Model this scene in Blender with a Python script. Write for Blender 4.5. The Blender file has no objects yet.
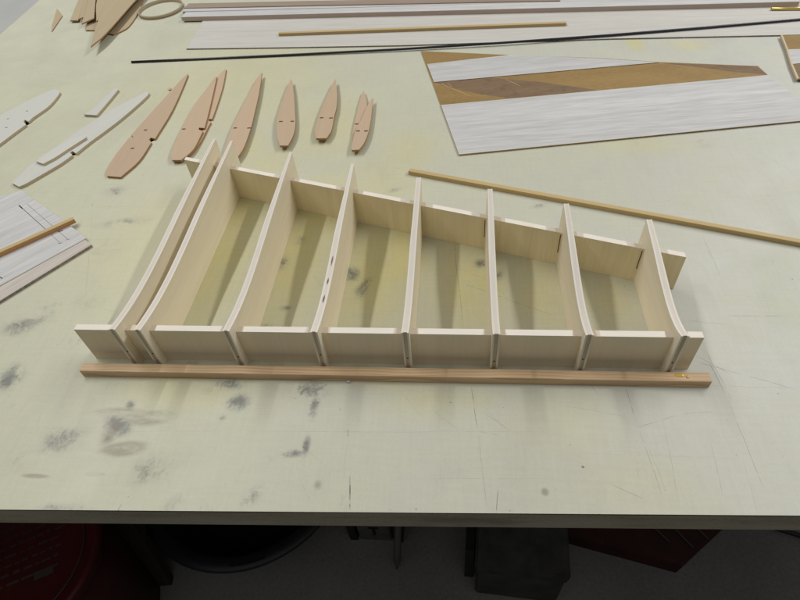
import bpy, bmesh, math, random
from mathutils import Matrix, Vector
random.seed(7)
MM = 0.001
scene = bpy.context.scene
C = scene.collection

# ------------------------------------------------------------------ camera, world, lamps, exposure
cam_data = bpy.data.cameras.new('camera')
cam = bpy.data.objects.new('camera', cam_data); C.objects.link(cam)
cam_data.sensor_width = 36.0; cam_data.lens = 24.817
cam_data.clip_start = 0.01; cam_data.clip_end = 60
cam.matrix_world = Matrix([[0.994377, -0.006428, 0.105701, 0.25442], [0.076287, 0.735772, -0.672919, -0.2901], [-0.073446, 0.677199, 0.732125, 0.4], [0, 0, 0, 1]])
scene.camera = cam

world = bpy.data.worlds.new('World'); scene.world = world; world.use_nodes = True
wt = world.node_tree; bg = wt.nodes['Background']; bg.inputs[1].default_value = 1.0
# light bounced about the workshop: a pale ceiling overhead, dim cluttered walls round about
_g = wt.nodes.new('ShaderNodeTexCoord'); _s = wt.nodes.new('ShaderNodeSeparateXYZ'); _r = wt.nodes.new('ShaderNodeValToRGB')
wt.links.new(_g.outputs['Generated'], _s.inputs[0]); wt.links.new(_s.outputs['Z'], _r.inputs[0]); wt.links.new(_r.outputs[0], bg.inputs[0])
_e = _r.color_ramp.elements
_e.new(0.45); _e.new(0.75)
for _k, (_p, _c) in zip(_e, ((0.0, 0.02), (0.45, 0.085), (0.78, 0.45), (1.0, 0.52))):
    _k.position = _p; _k.color = (_c, _c, _c*0.97, 1)

def tube_lamp(name, x, y, z, length, power, col=(1.0, 1.0, 0.985)):
    d = bpy.data.lights.new(name, 'AREA'); d.shape = 'RECTANGLE'
    d.size = 0.07; d.size_y = length; d.energy = power; d.color = col
    o = bpy.data.objects.new(name, d); C.objects.link(o)
    o.location = (x, y, z)
    return o
tube_lamp('lamp_tube', -1.55, 1.45, 2.55, 3.0, 58)
tube_lamp('lamp_tube', 2.12, 1.45, 2.10, 3.0, 60)

scene.view_settings.view_transform = 'Standard'; scene.view_settings.look = 'None'
scene.view_settings.exposure = 0.06; scene.view_settings.gamma = 1.0

# ------------------------------------------------------------------ node helpers
class NT:
    def __init__(s, name, rough=0.6, spec=0.3):
        s.m = bpy.data.materials.new(name); s.m.use_nodes = True
        s.t = s.m.node_tree; s.b = s.t.nodes['Principled BSDF']
        s.b.inputs['Roughness'].default_value = rough
        s.b.inputs['Specular IOR Level'].default_value = spec
        s._co = None
    def n(s, k, **kw):
        x = s.t.nodes.new(k)
        for a, b in kw.items(): setattr(x, a, b)
        return x
    def set(s, sock, v):
        if hasattr(v, 'is_output') or isinstance(v, bpy.types.NodeSocket): s.t.links.new(v, sock)
        else: sock.default_value = v
    def co(s):
        if s._co is None: s._co = s.n('ShaderNodeTexCoord').outputs['Object']
        return s._co
    def math(s, op, a, b=0.0, clamp=False):
        x = s.n('ShaderNodeMath', operation=op, use_clamp=clamp); s.set(x.inputs[0], a); s.set(x.inputs[1], b); return x.outputs[0]
    def vmath(s, op, a, b=None):
        x = s.n('ShaderNodeVectorMath', operation=op); s.set(x.inputs[0], a)
        if b is not None: s.set(x.inputs[1], b)
        return x.outputs['Value'] if op == 'LENGTH' else x.outputs[0]
    def mapping(s, v, loc=(0,0,0), rot=(0,0,0), scale=(1,1,1), kind='POINT'):
        x = s.n('ShaderNodeMapping', vector_type=kind); s.set(x.inputs[0], v)
        x.inputs['Location'].default_value = loc; x.inputs['Rotation'].default_value = rot; x.inputs['Scale'].default_value = scale
        return x.outputs[0]
    def noise(s, v, scale, detail=3.0, rough=0.55, dist=0.0, col=False):
        x = s.n('ShaderNodeTexNoise'); s.set(x.inputs['Vector'], v)
        x.inputs['Scale'].default_value = scale; x.inputs['Detail'].default_value = detail
        x.inputs['Roughness'].default_value = rough; x.inputs['Distortion'].default_value = dist
        return x.outputs['Color'] if col else x.outputs['Fac']
    def ramp(s, f, stops):
        x = s.n('ShaderNodeValToRGB'); s.set(x.inputs[0], f); e = x.color_ramp.elements
        while len(e) < len(stops): e.new(0.5)
        for el, (p, c) in zip(e, stops):
            el.position = p; el.color = (c, c, c, 1) if isinstance(c, (int, float)) else (*c, 1)
        return x.outputs[0]
    def step(s, f, a, b):
        x = s.n('ShaderNodeMapRange', interpolation_type='SMOOTHSTEP'); s.set(x.inputs['Value'], f)
        x.inputs['From Min'].default_value = a; x.inputs['From Max'].default_value = b
        return x.outputs[0]
    def mix(s, f, a, b, mode='MIX'):
        x = s.n('ShaderNodeMix', data_type='RGBA', blend_type=mode)
        s.set(x.inputs[0], f)
        for sock, v in ((x.inputs[6], a), (x.inputs[7], b)):
            s.set(sock, (*v, 1) if isinstance(v, tuple) and len(v) == 3 else v)
        return x.outputs[2]
    def base(s, c): s.set(s.b.inputs['Base Color'], (*c, 1) if isinstance(c, tuple) else c)
    def bump(s, h, strength=0.2, dist=0.0005):
        x = s.n('ShaderNodeBump'); x.inputs['Strength'].default_value = strength; x.inputs['Distance'].default_value = dist
        s.set(x.inputs['Height'], h); s.t.links.new(x.outputs[0], s.b.inputs['Normal'])

def wood(name, light, dark, axis='x', fine=900, coarse=90, rough=0.62, contrast=0.5, stretch=0.03, speck=0.0, bump=0.12):
    """timber with fibres along one local axis; every object gets its own piece of grain"""
    m = NT(name, rough, 0.25)
    oi = m.n('ShaderNodeObjectInfo')
    cx = m.n('ShaderNodeCombineXYZ')
    r = m.math('MULTIPLY', oi.outputs['Random'], 3.7)
    for i in range(3): m.set(cx.inputs[i], r)
    v = m.vmath('ADD', m.co(), cx.outputs[0])
    sc = [1, 1, 1]; sc['xyz'.index(axis)] = stretch
    v = m.mapping(v, scale=tuple(sc))
    a = m.noise(v, coarse, 4, 0.6, 0.4); b = m.noise(v, fine, 2, 0.6)
    broad = m.noise(v, coarse * 0.22, 2, 0.5)
    f = m.math('ADD', m.math('MULTIPLY', a, 0.44), m.math('ADD', m.math('MULTIPLY', b, 0.38), m.math('MULTIPLY', broad, 0.18)))
    lo, hi = 0.5 - 0.26 / (contrast + 0.5), 0.5 + 0.26 / (contrast + 0.5)
    col = m.ramp(f, [(max(lo, 0.02), dark), (min(hi, 0.98), light)])
    if speck:
        w = m.noise(m.co(), 55, 3, 0.6)
        col = m.mix(m.math('MULTIPLY', m.step(w, 0.52, 0.75), speck), col, tuple(c * 0.6 for c in dark))
    hv = m.n('ShaderNodeHueSaturation'); m.set(hv.inputs['Value'], m.math('ADD', 0.95, m.math('MULTIPLY', oi.outputs['Random'], 0.10))); m.set(hv.inputs['Color'], col)
    m.base(hv.outputs[0]); m.bump(b, bump, 0.0004)
    return m.m

def plain(name, col, rough=0.5, var=0.12, scale=40, metal=0.0, spec=0.3):
    m = NT(name, rough, spec)
    f = m.noise(m.co(), scale, 4, 0.6)
    m.base(m.ramp(f, [(0.3, tuple(c * (1 - var) for c in col)), (0.7, tuple(min(1, c * (1 + var)) for c in col))]))
    m.b.inputs['Metallic'].default_value = metal
    m.bump(f, 0.06, 0.001)
    return m.m

MAT = {}
MAT['ply'] = wood('lite_ply_face', (0.85, 0.775, 0.61), (0.735, 0.645, 0.475), 'y', 520, 70, 0.6, 0.7, 0.035)
MAT['ply_spar'] = wood('birch_ply_face', (0.84, 0.75, 0.51), (0.7, 0.595, 0.38), 'z', 480, 110, 0.6, 0.75, 0.04)
MAT['ply_front'] = wood('grey_birch_ply_face', (0.8, 0.705, 0.525), (0.72, 0.625, 0.455), 'z', 480, 110, 0.6, 0.7, 0.04)
MAT['ply_edge'] = wood('sanded_ply_edge', (0.8, 0.745, 0.665), (0.69, 0.63, 0.55), 'y', 900, 120, 0.65, 0.4, 0.05)
MAT['ply_core'] = wood('ply_core_edge', (0.74, 0.685, 0.605), (0.6, 0.545, 0.475), 'y', 900, 150, 0.7, 0.6, 0.04)
MAT['core_front'] = wood('dark_core_end_grain', (0.6, 0.53, 0.385), (0.42, 0.355, 0.24), 'z', 700, 130, 0.8, 0.8, 0.12)
MAT['spar_edge'] = wood('sanded_spar_edge', (0.84, 0.785, 0.7), (0.71, 0.645, 0.56), 'x', 900, 120, 0.65, 0.5, 0.05)
MAT['spar_joint'] = wood('unsanded_joint_edge', (0.7, 0.6, 0.48), (0.58, 0.48, 0.37), 'x', 900, 120, 0.65, 0.5, 0.05)
MAT['tan'] = wood('tan_rib_sheet', (0.545, 0.41, 0.285), (0.465, 0.34, 0.225), 'x', 900, 110, 0.6, 0.3, 0.05)
MAT['tan_edge'] = wood('tan_rib_edge', (0.46, 0.27, 0.12), (0.30, 0.155, 0.06), 'x', 900, 110, 0.6, 0.5, 0.05)
MAT['tan_light'] = wood('pale_tan_rib_sheet', (0.46, 0.37, 0.245), (0.38, 0.3, 0.185), 'x', 900, 110, 0.6, 0.3, 0.05)
MAT['burnt_and_shade'] = plain('burnt_slot_and_opening_shade', (0.085, 0.035, 0.014), 0.8)  # burnt brown for rib slots; elsewhere it paints the shade inside openings
MAT['white_balsa'] = wood('white_balsa_sheet', (0.6, 0.59, 0.58), (0.43, 0.415, 0.4), 'x', 420, 130, 0.6, 1.3, 0.06)
MAT['grey_balsa'] = wood('grey_balsa_sheet', (0.62, 0.6, 0.56), (0.5, 0.475, 0.435), 'x', 380, 110, 0.6, 1.0, 0.05)
MAT['pink_grey'] = wood('pinkish_grey_balsa', (0.60, 0.545, 0.49), (0.43, 0.375, 0.33), 'x', 380, 110, 0.6, 1.0, 0.05)
MAT['balsa'] = wood('balsa_offcut', (0.615, 0.61, 0.565), (0.53, 0.525, 0.475), 'x', 700, 80, 0.6, 0.3, 0.04)
MAT['balsa_edge'] = wood('balsa_offcut_edge', (0.62, 0.51, 0.35), (0.50, 0.39, 0.25), 'x', 700, 80, 0.6, 0.5, 0.04)
MAT['balsa_shaded_front'] = wood('white_balsa_shaded_front', (0.56, 0.46, 0.39), (0.44, 0.345, 0.28), 'x', 700, 80, 0.6, 0.6, 0.03)
MAT['rosy_balsa'] = wood('rosy_brown_balsa', (0.38, 0.295, 0.235), (0.25, 0.19, 0.145), 'x', 420, 120, 0.6, 0.9, 0.04)
MAT['spruce'] = wood('yellow_spruce', (0.57, 0.435, 0.22), (0.46, 0.33, 0.15), 'x', 700, 120, 0.55, 0.6, 0.02)
MAT['orange_spruce_shaded'] = wood('orange_spruce_shaded', (0.62, 0.35, 0.15), (0.46, 0.225, 0.08), 'x', 700, 120, 0.5, 0.6, 0.02)
MAT['brown'] = wood('brown_kraft_face', (0.34, 0.225, 0.09), (0.215, 0.135, 0.05), 'x', 420, 22, 0.6, 0.9, 0.25)
MAT['dark_brown'] = wood('scuffed_brown_face', (0.25, 0.17, 0.1), (0.15, 0.095, 0.055), 'x', 500, 60, 0.6, 0.7, 0.2, 0.4)
MAT['thin_edge'] = plain('tan_sheet_edge', (0.42, 0.29, 0.13), 0.7)
MAT['dark_edge'] = wood('ragged_dark_edge', (0.4, 0.345, 0.285), (0.11, 0.095, 0.08), 'z', 900, 260, 0.8, 0.9, 0.3)
MAT['carbon'] = plain('carbon_rod', (0.012, 0.012, 0.02), 0.35, 0.3, 200, 0, 0.5)
MAT['brass'] = plain('brass_tube', (0.75, 0.55, 0.18), 0.28, 0.1, 60, 1.0)
MAT['graphite'] = plain('graphite_line', (0.07, 0.065, 0.07), 0.6)
MAT['ink'] = plain('purple_ink', (0.22, 0.13, 0.125), 0.7, 0.5, 600)
MAT['glue'] = plain('yellow_glue', (0.62, 0.42, 0.06), 0.2, 0.15, 300, 0, 0.6)
MAT['lam_edge'] = plain('dark_laminate_edge', (0.05, 0.05, 0.048), 0.6, 0.5, 90)

def pine():
    m = NT('striped_pine', 0.5, 0.3)
    wv = m.vmath('SCALE', m.vmath('SUBTRACT', m.noise(m.mapping(m.co(), scale=(1, 0.3, 0.3)), 11, 2, 0.5, col=True), (0.5, 0.5, 0.5))); wv.node.inputs['Scale'].default_value = 0.007
    v = m.mapping(m.vmath('ADD', m.co(), wv), scale=(0.035, 1, 0.8), rot=(0.35, 0, 0.004))
    w = m.n('ShaderNodeTexWave', wave_type='BANDS', bands_direction='Y', wave_profile='SAW')
    m.set(w.inputs['Vector'], v); w.inputs['Scale'].default_value = 105; w.inputs['Distortion'].default_value = 1.5
    w.inputs['Detail'].default_value = 2.0; w.inputs['Detail Scale'].default_value = 0.6
    a = m.noise(m.mapping(m.co(), scale=(0.02, 1, 1)), 1100, 3); big = m.noise(m.mapping(m.co(), scale=(0.3, 1, 1)), 22, 3)
    f = m.math('ADD', m.math('MULTIPLY', w.outputs['Fac'], 0.42), m.math('ADD', m.math('MULTIPLY', a, 0.32), m.math('MULTIPLY', big, 0.34)))
    m.base(m.ramp(f, [(0.22, (0.70, 0.52, 0.33)), (0.6, (0.61, 0.42, 0.245)), (0.88, (0.40, 0.24, 0.115))]))
    m.bump(a, 0.12, 0.0003)
    return m.m
MAT['pine'] = pine()

def bench_edge():
    m = NT('grimy_board_edge', 0.65, 0.25)
    a = m.noise(m.mapping(m.co(), scale=(0.15, 1, 1)), 60, 4, 0.6); b = m.noise(m.co(), 500, 2)
    f = m.math('ADD', m.math('MULTIPLY', a, 0.7), m.math('MULTIPLY', b, 0.3))
    c = m.ramp(f, [(0.25, (0.20, 0.18, 0.138)), (0.5, (0.37, 0.335, 0.25)), (0.75, (0.47, 0.43, 0.33))])
    d = m.noise(m.mapping(m.co(), scale=(0.4, 1, 1.5)), 14, 3)
    m.base(m.mix(m.math('MULTIPLY', m.step(d, 0.56, 0.7), 0.5), c, (0.07, 0.07, 0.065)))
    m.bump(b, 0.2, 0.0006)
    return m.m
MAT['bench_edge'] = bench_edge()

def concrete():
    m = NT('grey_concrete', 0.75, 0.25)
    a = m.noise(m.co(), 3, 5, 0.6); b = m.noise(m.co(), 140, 3, 0.6)
    f = m.math('ADD', m.math('MULTIPLY', a, 0.6), m.math('MULTIPLY', b, 0.4))
    c = m.ramp(f, [(0.3, (0.10, 0.098, 0.092)), (0.7, (0.185, 0.181, 0.17))])
    s = m.step(m.noise(m.co(), 45, 2), 0.70, 0.74)
    m.base(m.mix(m.math('MULTIPLY', s, 0.6), c, (0.1, 0.09, 0.08)))
    m.bump(b, 0.3, 0.002)
    return m.m
MAT['concrete'] = concrete()

# ---- the bench top: a stained, scratched, pencil-marked pale laminate (stains sit at fixed places on it)
SMUDGES = [
 (-32.2, -49.9, 8.3, 9.9, 40, 1.1, 'g'),
 (-34.6, -69.8, 14.3, 22.9, 60, 1.2, 'g'),
 (-37.1, -84.0, 8.8, 14.0, 0, 0.9, 'g'),
 (-37.9, -58.1, 40.1, 7.5, 0, 0.9, 'b'),
 (-8.7, -62.1, 32.3, 10.4, 6, 1, 'b'),
 (-19.6, -91.6, 27.6, 9.7, 8, 1.1, 'b'),
 (-37.8, -74.7, 12.5, 22.6, 0, 0.7, 'b'),
 (-162.1, -24.7, 20.0, 25.9, 30, 1.2, 'g'),
 (-183.8, 41.0, 39.4, 24.4, 20, 1.0, 'g'),
 (-179.0, 60.1, 17.9, 12.7, 0, 0.8, 'g'),
 (55.1, -60.0, 7.0, 6.0, 0, 1.0, 'g'),
 (64.6, -43.9, 16.1, 14.6, 20, 1.1, 'g'),
 (50.1, -25.7, 27.6, 11.0, 0, 1.1, 'g'),
 (37.4, -32.3, 18.4, 8.7, 0, 0.8, 'g'),
 (123.7, -27.9, 28.6, 16.9, 0, 1.25, 'g'),
 (132.2, -44.8, 7.8, 20.0, 0, 1.2, 'g'),
 (122.7, -90.5, 21.2, 6.2, 10, 1.1, 'g'),
 (132.7, -83.1, 5.7, 14.3, 0, 1.15, 'g'),
 (99.0, -126.0, 17.1, 11.2, 50, 1.05, 'g'),
 (-79.6, -85.6, 44.6, 24.8, 20, 0.85, 'g'),
 (-105.0, -104.7, 35.1, 20.1, 20, 0.7, 'g'),
 (157.5, 93.8, 12.4, 34.2, -20, 0.95, 'g'),
 (143.6, 112.6, 23.3, 20.9, 0, 0.9, 'g'),
 (276.2, 129.1, 11.3, 12.0, -30, 0.85, 'g'),
 (294.9, 111.5, 9.0, 17.3, -30, 0.85, 'g'),
 (65.4, 130.8, 11.1, 19.3, 0, 1.0, 'g'),
 (82.1, 65.7, 10.2, 6.9, 0, 0.85, 'g'),
 (69.4, 42.1, 14.0, 5.2, 0, 1.0, 'g'),
 (76.7, 168.2, 11.5, 13.9, 0, 0.8, 'g'),
 (-147.4, 202.8, 51.7, 14.5, 10, 0.9, 'g'),
 (-156.0, 152.6, 49.2, 37.8, 0, 0.6, 'g'),
 (-132.7, 74.7, 33.6, 25.4, 0, 0.6, 'g'),
 (348.5, -92.3, 1.8, 1.6, 0, 1.6, 'g'),
 (318.4, -113.1, 4.3, 4.6, 0, 0.8, 'b'),
 (148.4, -115.2, 5.4, 6.4, 0, 0.6, 'b'),
 (-84.3, -117.8, 17.0, 2.9, 0, 0.9, 'b'),
 (-34.4, -114.0, 11.8, 2.8, 0, 0.8, 'b'),
 (106.0, -96.3, 11.4, 7.0, 0, 0.8, 'g'),
 (10.0, -108.7, 49.9, 22.5, 20, 0.7, 'g'),
 (-49.7, -142.2, 48.6, 6.9, 0, 0.75, 'g'),
 (43.5, -131.7, 23.7, 11.4, 40, 0.7, 'g'),
 (555.6, 354.7, 23.7, 28.7, 0, 0.7, 'g'),
 (346.3, 226.5, 20.1, 9.3, 20, 0.8, 'g'),
 (176.6, 259.2, 14.7, 8.1, 20, 0.75, 'g'),
 (-189.8, 268.1, 30.7, 24.0, 0, 0.6, 'g')]
STAINS_AND_BOUNCE = [  # yellow stains; those between the ribs also paint warm bounced light
 (-7.2, 143.7, 60.2, 162.5, 0, 0.9),
 (-12.5, 214.0, 62.5, 99.2, 0, 0.9),
 (80.0, 151.5, 61.1, 159.0, 0, 0.95),
 (91.8, 212.4, 60.2, 94.9, 0, 1),
 (167.1, 120.0, 57.2, 128.4, 0, 1),
 (187.2, 132.2, 53.3, 77.2, 0, 1),
 (191.0, 151.0, 32.6, 96.6, 0, 1),
 (265.7, 105.7, 62.2, 114.0, 0, 0.85),
 (280.6, 98.7, 39.6, 55.9, 0, 0.9),
 (333.8, 92.1, 57.7, 95.6, 0, 0.7),
 (398.1, 79.3, 55.4, 79.2, 0, 0.55),
 (199.6, -17.5, 43.9, 16.8, 0, 0.45),
 (226.7, -37.0, 50.7, 29.6, 0, 0.4),
 (264.5, -35.9, 41.7, 15.7, 0, 0.35),
 (535.0, 650.1, 21.5, 46.4, 0, 0.8),
 (616.5, 630.5, 44.3, 30.2, 0, 0.5),
 (-105.7, 567.1, 245.0, 225.0, 0, 0.36),
 (157.1, 269.9, 62.4, 83.7, 0, 0.4),
 (2.7, 318.4, 55.0, 62.6, 0, 0.45),
 (-102.1, 169.6, 110.6, 151.8, 0, 0.36),
 (189.3, 346.7, 53.2, 72.2, 0, 0.4),
 (7.9, -33.2, 83.5, 33.4, 0, 0.42),
 (70.2, 416.1, 88.2, 112.1, 0, 0.4),
 (336.2, -52.5, 71.0, 46.2, 0, 0.25),
 (-31.9, 355.6, 28.8, 78.2, 0, 0.5),
 (481.2, 346.3, 96.4, 32.8, 0, 0.35),
 (388.1, -100.9, 71.5, 31.8, 0, 0.2)]
LINES = [
 (171.9, -105.3, 176.5, -136.1, 1.3, 1.0),
 (164.7, -65.7, 165.4, -73.9, 0.8, 0.7),
 (165.4, -76.6, 167.9, -110.3, 0.4, 0.35),
 (284.4, -111.6, 282.2, -130.3, 0.6, 0.9),
 (265.4, -19.9, 270.5, -65.6, 0.55, 0.85),
 (270.5, -65.6, 275.8, -128.4, 0.4, 0.55),
 (393.1, -16.4, 395.7, -56.8, 0.5, 0.7),
 (395.7, -56.8, 401.6, -118.2, 0.5, 0.55),
 (398.6, -68.0, 406.0, -119.4, 0.35, 0.4),
 (467.5, 10.1, 471.1, -26.0, 0.6, 0.85),
 (471.1, -26.0, 472.9, -109.5, 0.45, 0.6),
 (416.1, -47.2, 410.8, -122.1, 0.4, 0.45),
 (447.4, -64.5, 442.0, -114.9, 0.4, 0.45),
 (466.2, -73.9, 462.4, -126.6, 0.35, 0.35),
 (390.8, -58.8, 430.6, -44.0, 0.45, 0.6),
 (430.6, -44.0, 458.7, -40.9, 0.4, 0.45),
 (454.0, 9.8, 492.2, -4.8, 0.5, 0.75),
 (492.2, -4.8, 529.1, -20.0, 0.5, 0.75),
 (445.8, -15.0, 533.9, -17.5, 0.4, 0.45),
 (337.8, -38.5, 395.1, -48.8, 0.35, 0.4),
 (362.8, -102.7, 389.6, -116.6, 0.5, 0.55),
 (388.1, -79.3, 387.3, -100.9, 0.4, 0.4),
 (247.7, 180.2, 259.6, 35.3, 0.5, 0.75),
 (249.6, 105.6, 351.4, 54.8, 0.45, 0.75),
 (234.7, 132.1, 295.4, 98.8, 0.35, 0.35),
 (507.7, 180.8, 507.6, 101.1, 0.45, 0.6),
 (458.3, 55.0, 498.9, 49.7, 0.4, 0.6),
 (467.6, 26.3, 475.0, -34.3, 0.45, 0.65),
 (454.7, 18.4, 483.9, -6.0, 0.45, 0.65),
 (491.8, 60.3, 551.9, 61.0, 0.5, 0.75),
 (446.9, 92.8, 567.9, 80.8, 0.3, 0.3),
 (74.2, -71.7, 335.0, -63.4, 0.35, 0.4),
 (-138.2, -80.1, 74.2, -71.7, 0.3, 0.3),
 (218.5, -106.6, 330.4, -102.6, 0.3, 0.35),
 (332.9, -80.6, 477.8, -81.5, 0.25, 0.25),
 (-208.3, 243.2, -127.8, 57.9, 0.4, 0.45),
 (-262.2, 234.0, -17.5, 231.5, 0.35, 0.4),
 (-214.9, 170.4, -54.5, 172.7, 0.3, 0.3),
 (-207.6, 239.1, -205.0, 235.0, 1.0, 0.8),
 (272.6, -45.3, 303.4, -69.8, 0.4, 0.55),
 (275.9, -41.4, 292.0, -63.1, 0.35, 0.45),
 (231.2, -44.7, 256.2, -66.2, 0.35, 0.4),
 (199.9, -21.6, 227.6, -56.2, 0.3, 0.3),
 (240.8, -90.9, 243.2, -122.5, 0.3, 0.3),
 (122.6, -78.1, 155.7, -102.7, 0.3, 0.3),
 (272.1, -65.6, 289.4, -68.5, 0.4, 0.5),
 (299.4, -71.7, 298.2, -112.5, 0.25, 0.3),
 (133.6, -111.8, 146.6, -130.8, 0.3, 0.3),
 (-2.6, -143.1, -1.7, -136.1, 0.8, 0.9),
 (224.4, -130.9, 225.4, -129.3, 1.2, 0.9),
 (-164.2, 74.4, -77.2, 54.5, 0.35, 0.4),
 (457.7, 233.6, 522.9, 164.8, 0.25, 0.25),
 (548.3, 250.1, 615.4, 204.3, 0.3, 0.3),
 (381.6, 338.9, 643.1, 276.5, 0.2, 0.2),
 (619.9, 318.4, 636.2, 286.6, 0.7, 0.4),
 (368.7, 469.3, 360.8, 317.1, 0.2, 0.2),
 (365.0, -17.2, 369.3, -26.0, 0.45, 0.65)]
def laminate():
    m = NT('stained_pale_laminate', 0.42, 0.32)
    co = m.co()
    big = m.noise(co, 3.0, 4, 0.55); mid = m.noise(co, 14, 5, 0.6); fine = m.noise(co, 420, 3, 0.6)
    weave = m.noise(m.mapping(co, rot=(0, 0, 0.05), scale=(1, 0.12, 1)), 260, 2); weave2 = m.noise(m.mapping(co, rot=(0, 0, 0.05), scale=(0.12, 1, 1)), 260, 2)
    xs = m.n('ShaderNodeSeparateXYZ'); m.set(xs.inputs[0], co)
    cloud = m.noise(m.mapping(co, rot=(0, 0, 0.4), scale=(1, 0.5, 1)), 9, 6, 0.62, 0.8)
    # old yellowing is stronger on the left of the bench
    yel = m.step(m.math('ADD', xs.outputs[0], m.math('MULTIPLY', m.math('SUBTRACT', big, 0.5), 1.3)), 0.85, -0.25)
    col = m.mix(yel, (0.545, 0.54, 0.48), (0.55, 0.54, 0.405))
    grey = m.step(m.math('ADD', xs.outputs[1], m.math('MULTIPLY', m.math('SUBTRACT', mid, 0.5), 0.5)), 0.45, 0.95)
    col = m.mix(m.math('MULTIPLY', grey, 0.35), col, (0.56, 0.565, 0.505))
    col = m.mix(m.math('MULTIPLY', m.step(mid, 0.42, 0.72), 0.35), col, (0.565, 0.565, 0.40))
    def ellipse(x, y, rx, ry, rot):
        l = m.vmath('LENGTH', m.mapping(co, (x*MM, y*MM, 0), (0, 0, math.radians(rot)), (rx*MM, ry*MM, 1e3), 'TEXTURE'))
        return m.step(l, 1.15, 0.0)
    acc = None
    for x, y, rx, ry, rot, k in STAINS_AND_BOUNCE:
        e = m.math('MULTIPLY', ellipse(x, y, rx, ry, rot), k)
        acc = e if acc is None else m.math('MAXIMUM', acc, e)
    ys = m.noise(co, 32, 4, 0.65)
    col = m.mix(m.math('MULTIPLY', acc, m.math('ADD', 0.45, m.math('MULTIPLY', ys, 1.1)), True), col, (0.60, 0.545, 0.27))  # stain tone raised to include the light bounced inside the bays
    col = m.mix(m.math('MULTIPLY', m.step(cloud, 0.50, 0.74), 0.16), col, (0.36, 0.36, 0.31))
    # grimy smudges: broken up by noise
    acc = None; brn = None
    for x, y, rx, ry, rot, k, kind in SMUDGES:
        e = m.math('MULTIPLY', ellipse(x, y, rx, ry, rot), k)
        if kind == 'g': acc = e if acc is None else m.math('MAXIMUM', acc, e)
        else: brn = e if brn is None else m.math('MAXIMUM', brn, e)
    warp = m.vmath('SCALE', m.vmath('SUBTRACT', m.noise(co, 30, 4, 0.6, col=True), (0.5, 0.5, 0.5))); warp.node.inputs['Scale'].default_value = 0.05
    cz = m.vmath('ADD', co, warp)
    sn = m.noise(m.mapping(cz, rot=(0, 0, 0.7), scale=(1, 0.4, 1)), 210, 6, 0.80, 0.3)
    sb = m.noise(cz, 34, 3, 0.6)
    sn = m.math('ADD', m.math('MULTIPLY', sn, 0.6), m.math('MULTIPLY', sb, 0.55))
    soft = m.math('MULTIPLY', m.step(acc, 0.05, 1.0), m.step(sb, 0.32, 0.72))
    col = m.mix(m.math('MULTIPLY', soft, 0.46), col, (0.20, 0.20, 0.20))
    sm = m.step(m.math('ADD', m.math('MULTIPLY', acc, 0.325), m.math('MULTIPLY', sn, 0.95)), 0.73, 0.97)
    sm = m.math('MULTIPLY', sm, m.step(acc, 0.0, 0.2))
    col = m.mix(m.math('MULTIPLY', sm, 0.66), col, (0.10, 0.103, 0.112))
    bm_ = m.math('MULTIPLY', m.step(brn, 0.05, 0.7), m.step(m.noise(m.mapping(co, scale=(0.35, 1, 1)), 60, 5, 0.65), 0.28, 0.60))
    col = m.mix(m.math('MULTIPLY', bm_, 0.62), col, (0.23, 0.195, 0.135))
    # scattered grime over the whole top
    g = m.step(m.noise(m.mapping(co, rot=(0, 0, 0.6), scale=(1, 0.45, 1)), 26, 8, 0.74, 0.7), 0.585, 0.80)
    lx = m.step(xs.outputs[0], 0.35, -0.05); ly = m.step(xs.outputs[1], 0.32, 0.0)
    col = m.mix(m.math('MULTIPLY', g, m.math('ADD', 0.12, m.math('MULTIPLY', m.math('MULTIPLY', lx, ly), 0.55))), col, (0.19, 0.19, 0.18))
    dots = m.step(m.noise(co, 300, 1, 0.5), 0.775, 0.81)
    col = m.mix(m.math('MULTIPLY', dots, 0.6), col, (0.12, 0.11, 0.10))
    # scratches and pencil lines
    wob = m.vmath('SCALE', m.vmath('SUBTRACT', m.noise(co, 18, 3, 0.6, col=True), (0.5, 0.5, 0.5)))
    wob.node.inputs['Scale'].default_value = 0.0035
    cw = m.vmath('ADD', co, wob)
    acc = None
    for x0, y0, x1, y1, w, k in LINES:
        L = math.hypot(x1 - x0, y1 - y0)
        p = m.vmath('ABSOLUTE', m.mapping(cw, ((x0+x1)/2*MM, (y0+y1)/2*MM, 0), (0, 0, math.atan2(y1-y0, x1-x0)), (L/2*MM, w*0.55*MM, 1e3), 'TEXTURE'))
        s = m.n('ShaderNodeSeparateXYZ'); m.set(s.inputs[0], p)
        a = m.math('MULTIPLY', m.step(m.math('MAXIMUM', s.outputs[0], s.outputs[1]), 1.0, 0.5), k*0.8)
        acc = a if acc is None else m.math('MAXIMUM', acc, a)
    br = m.step(m.noise(co, 130, 3, 0.6), 0.28, 0.55)
    col = m.mix(m.math('MULTIPLY', acc, br), col, (0.10, 0.095, 0.085))
    # faint allover scratches
    sc = m.noise(m.mapping(co, rot=(0, 0, 0.25), scale=(40, 900, 1)), 1.0, 2, 0.5)
    sc2 = m.noise(m.mapping(co, rot=(0, 0, -1.2), scale=(30, 900, 1)), 1.0, 2, 0.5)
    t = m.math('ADD', m.step(sc, 0.73, 0.8), m.step(sc2, 0.73, 0.8), True)
    col = m.mix(m.math('MULTIPLY', t, 0.30), col, (0.33, 0.33, 0.27))
    tex = m.math('ADD', m.math('MULTIPLY', fine, 0.4), m.math('MULTIPLY', m.math('ADD', weave, weave2), 0.3))
    col = m.mix(m.step(tex, 0.30, 0.68), m.mix(1.0, col, (0.92, 0.92, 0.92), 'MULTIPLY'), col)
    m.base(col)
    m.set(m.b.inputs['Roughness'], m.ramp(mid, [(0.3, 0.36), (0.7, 0.52)]))
    m.bump(tex, 0.10, 0.0006)
    return m.m
MAT['laminate'] = laminate()

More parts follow.
